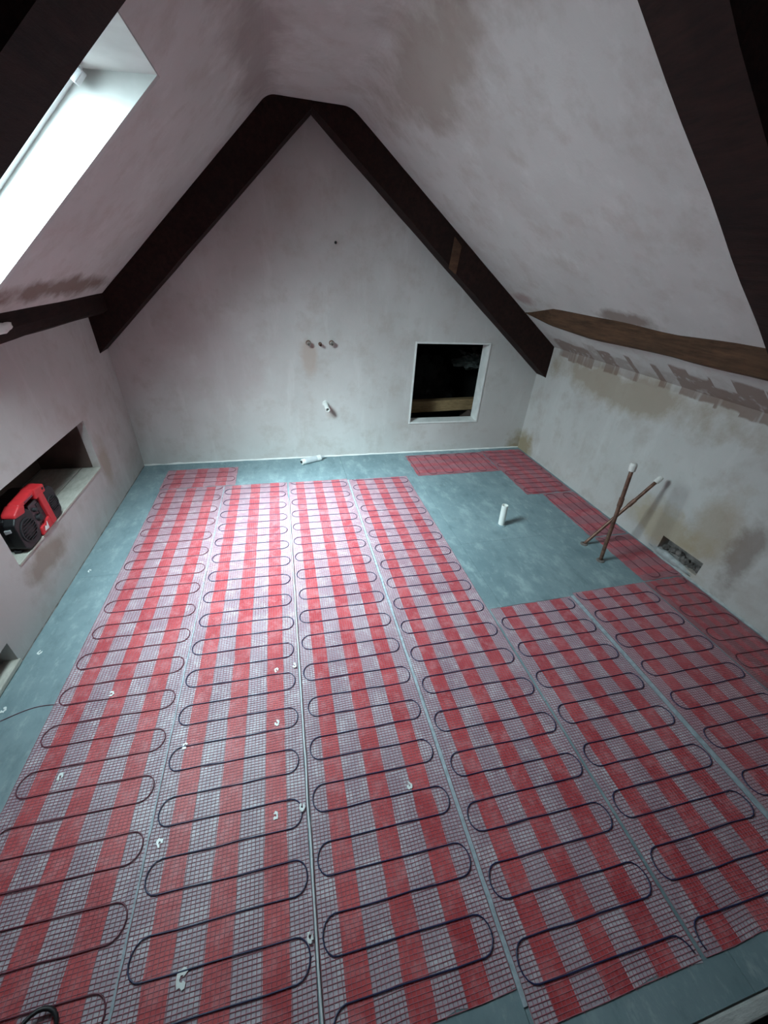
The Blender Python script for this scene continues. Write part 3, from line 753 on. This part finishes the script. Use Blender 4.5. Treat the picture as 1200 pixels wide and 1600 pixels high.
# ================================================================ jobsite radio in the niche
z0 = NZ0 + .008; yf0, yf1 = 1.118, 1.352; xf = XL + .004; dep = .115; H = .115
t = thing('jobsite_radio', 'red and black jobsite radio standing in the left wall niche', 'radio', ((2 * xf - dep) / 2, (yf0 + yf1) / 2, z0))
mb = MB(); mb.box(xf - dep, xf - .018, yf0 + .008, yf1 - .008, z0 + .008, z0 + H, .014, 3); mb.build('body', 'black_plastic', t)
def speaker(ya, yb):
    c = .016
    pts = [(xf - .030, ya + c, z0 + .004), (xf - .030, yb - c, z0 + .004), (xf - .030, yb, z0 + .004 + c), (xf - .030, yb, z0 + H - c), (xf - .030, yb - c, z0 + H), (xf - .030, ya + c, z0 + H), (xf - .030, ya, z0 + H - c), (xf - .030, ya, z0 + .004 + c)]
    mb = MB(); mb.prism(pts, (.030, 0, 0), .004); o = mb.build('speaker_housing', 'black_plastic', t)
    cy, cz = (ya + yb) / 2, z0 + H / 2; rr = min(yb - ya, H) * .40
    mb = MB(); mb.lathe((xf - .001, cy, cz), (1, 0, 0), [(0, rr * 1.06), (.004, rr * 1.06), (.004, rr * .92), (.001, rr * .9), (.004, rr * .45), (.005, 0)], 24); mb.build('speaker_grille', 'grille_black', o)
    for k in range(-3, 4):
        hw = math.sqrt(max(0, (rr * .9) ** 2 - (k * rr * .25) ** 2)); m2 = MB(); m2.box(xf + .001, xf + .0045, cy - hw, cy + hw, cz + k * rr * .25 - .0012, cz + k * rr * .25 + .0012); m2.build('grille_bar', 'black_plastic', o)
speaker(yf0, yf0 + .090); speaker(yf1 - .068, yf1)
ya, yb = yf0 + .090, yf1 - .068
mb = MB(); mb.box(xf - .03, xf - .004, ya + .001, yb - .001, z0 + .01, z0 + H - .004, .004); mb.build('control_panel', 'display_grey', t)
mb = MB(); mb.prism([(xf - .006, yb - .024, z0 + H + .004), (xf - .006, yb + .004, z0 + H + .004), (xf - .006, yb + .010, z0 + .006), (xf - .006, yb - .016, z0 + .006)], (.011, 0, 0), .003); mb.build('red_upright', 'red_plastic', t)
mb = MB(); mb.prism([(xf - .006, ya - .002, z0 + .004), (xf - .006, yb + .008, z0 + .004), (xf - .006, yb - .010, z0 + .040), (xf - .006, ya + .004, z0 + .028)], (.009, 0, 0), .003); mb.build('red_lower_panel', 'red_plastic', t)
mb = MB(); mb.prism([(xf + .0032, ya + .012, z0 + .012), (xf + .0032, ya + .034, z0 + .010), (xf + .0032, ya + .036, z0 + .034), (xf + .0032, ya + .028, z0 + .020), (xf + .0032, ya + .020, z0 + .026)], (.0012, 0, 0)); mb.build('emblem', 'emblem_white', t)
for cy, cz, rr in ((ya + .022, z0 + .058, .012), (ya + .018, z0 + .088, .007)):
    mb = MB(); mb.lathe((xf - .004, cy, cz), (1, 0, 0), [(0, rr), (.008, rr * .92), (.009, rr * .8), (.009, 0)], 20); mb.build('control_knob', 'grille_black', t)
mb = MB(); mb.box(xf - .005, xf - .002, ya + .034, yb - .028, z0 + .062, z0 + .098, .001); mb.build('display', 'black_plastic', t)
# red roll bar over the top: two flared ends and a slotted middle
def rb(yc, w, zt, zb, xs0, xs1): return [(xs0, yc - w, zb), (xs0, yc + w, zb), (xs0, yc + w * .7, zt), (xs0, yc - w * .7, zt)]
zt = z0 + H
hb = thing
mb = MB()
mb.prism([(xf - .034, yf0 + .014, zt + .002), (xf - .034, yf0 + .062, zt - .006), (xf - .034, yf0 + .074, zt + .016), (xf - .034, yf0 + .050, zt + .024), (xf - .034, yf0 + .020, zt + .012)], (.036, 0, -.004), .004)
mb.prism([(xf - .034, yb - .036, zt + .000), (xf - .034, yf1 - .046, zt + .000), (xf - .034, yf1 - .044, zt + .026), (xf - .034, yb - .030, zt + .032)], (.038, 0, -.004), .004)
mb.prism([(xf - .030, yf0 + .045, zt + .012), (xf - .030, yb - .02, zt + .014), (xf - .030, yb - .02, zt + .032), (xf - .030, yf0 + .055, zt + .026)], (.030, 0, -.004), .004)
bar = mb.build('carry_handle', 'red_plastic', t)
mb = MB(); mb.box(xf - .009, xf + .001, yf0 + .078, yb - .040, zt + .012, zt + .018, .002); mb.build('grip_slot', 'cable_maroon', bar)
mb = MB(); mb.box(xf - .020, xf + .005, yf1 - .062, yf1 - .054, zt + .008, zt + .015); mb.build('bolt_recess', 'cable_black', bar)
for y, z in ((yf0 + .012, z0), (yf1 - .012, z0)):
    for x in (xf - .03, xf - dep + .02):
        mb = MB(); mb.box(x - .009, x + .009, y - .010, y + .010, z0, z0 + .012, .003); mb.build('foot', 'grille_black', t)
mb = MB(); mb.prism([(xf - .03, yf0 - .004, z0 + .073), (xf - .014, yf0 - .004, z0 + .078), (xf - .014, yf0 - .004, z0 + .088), (xf - .03, yf0 - .004, z0 + .086)], (0, .006, 0), .001); o = mb.build('side_badge', 'label_grey', t)
for o in bpy.data.objects:
    if '_o' in o.keys(): del o['_o']
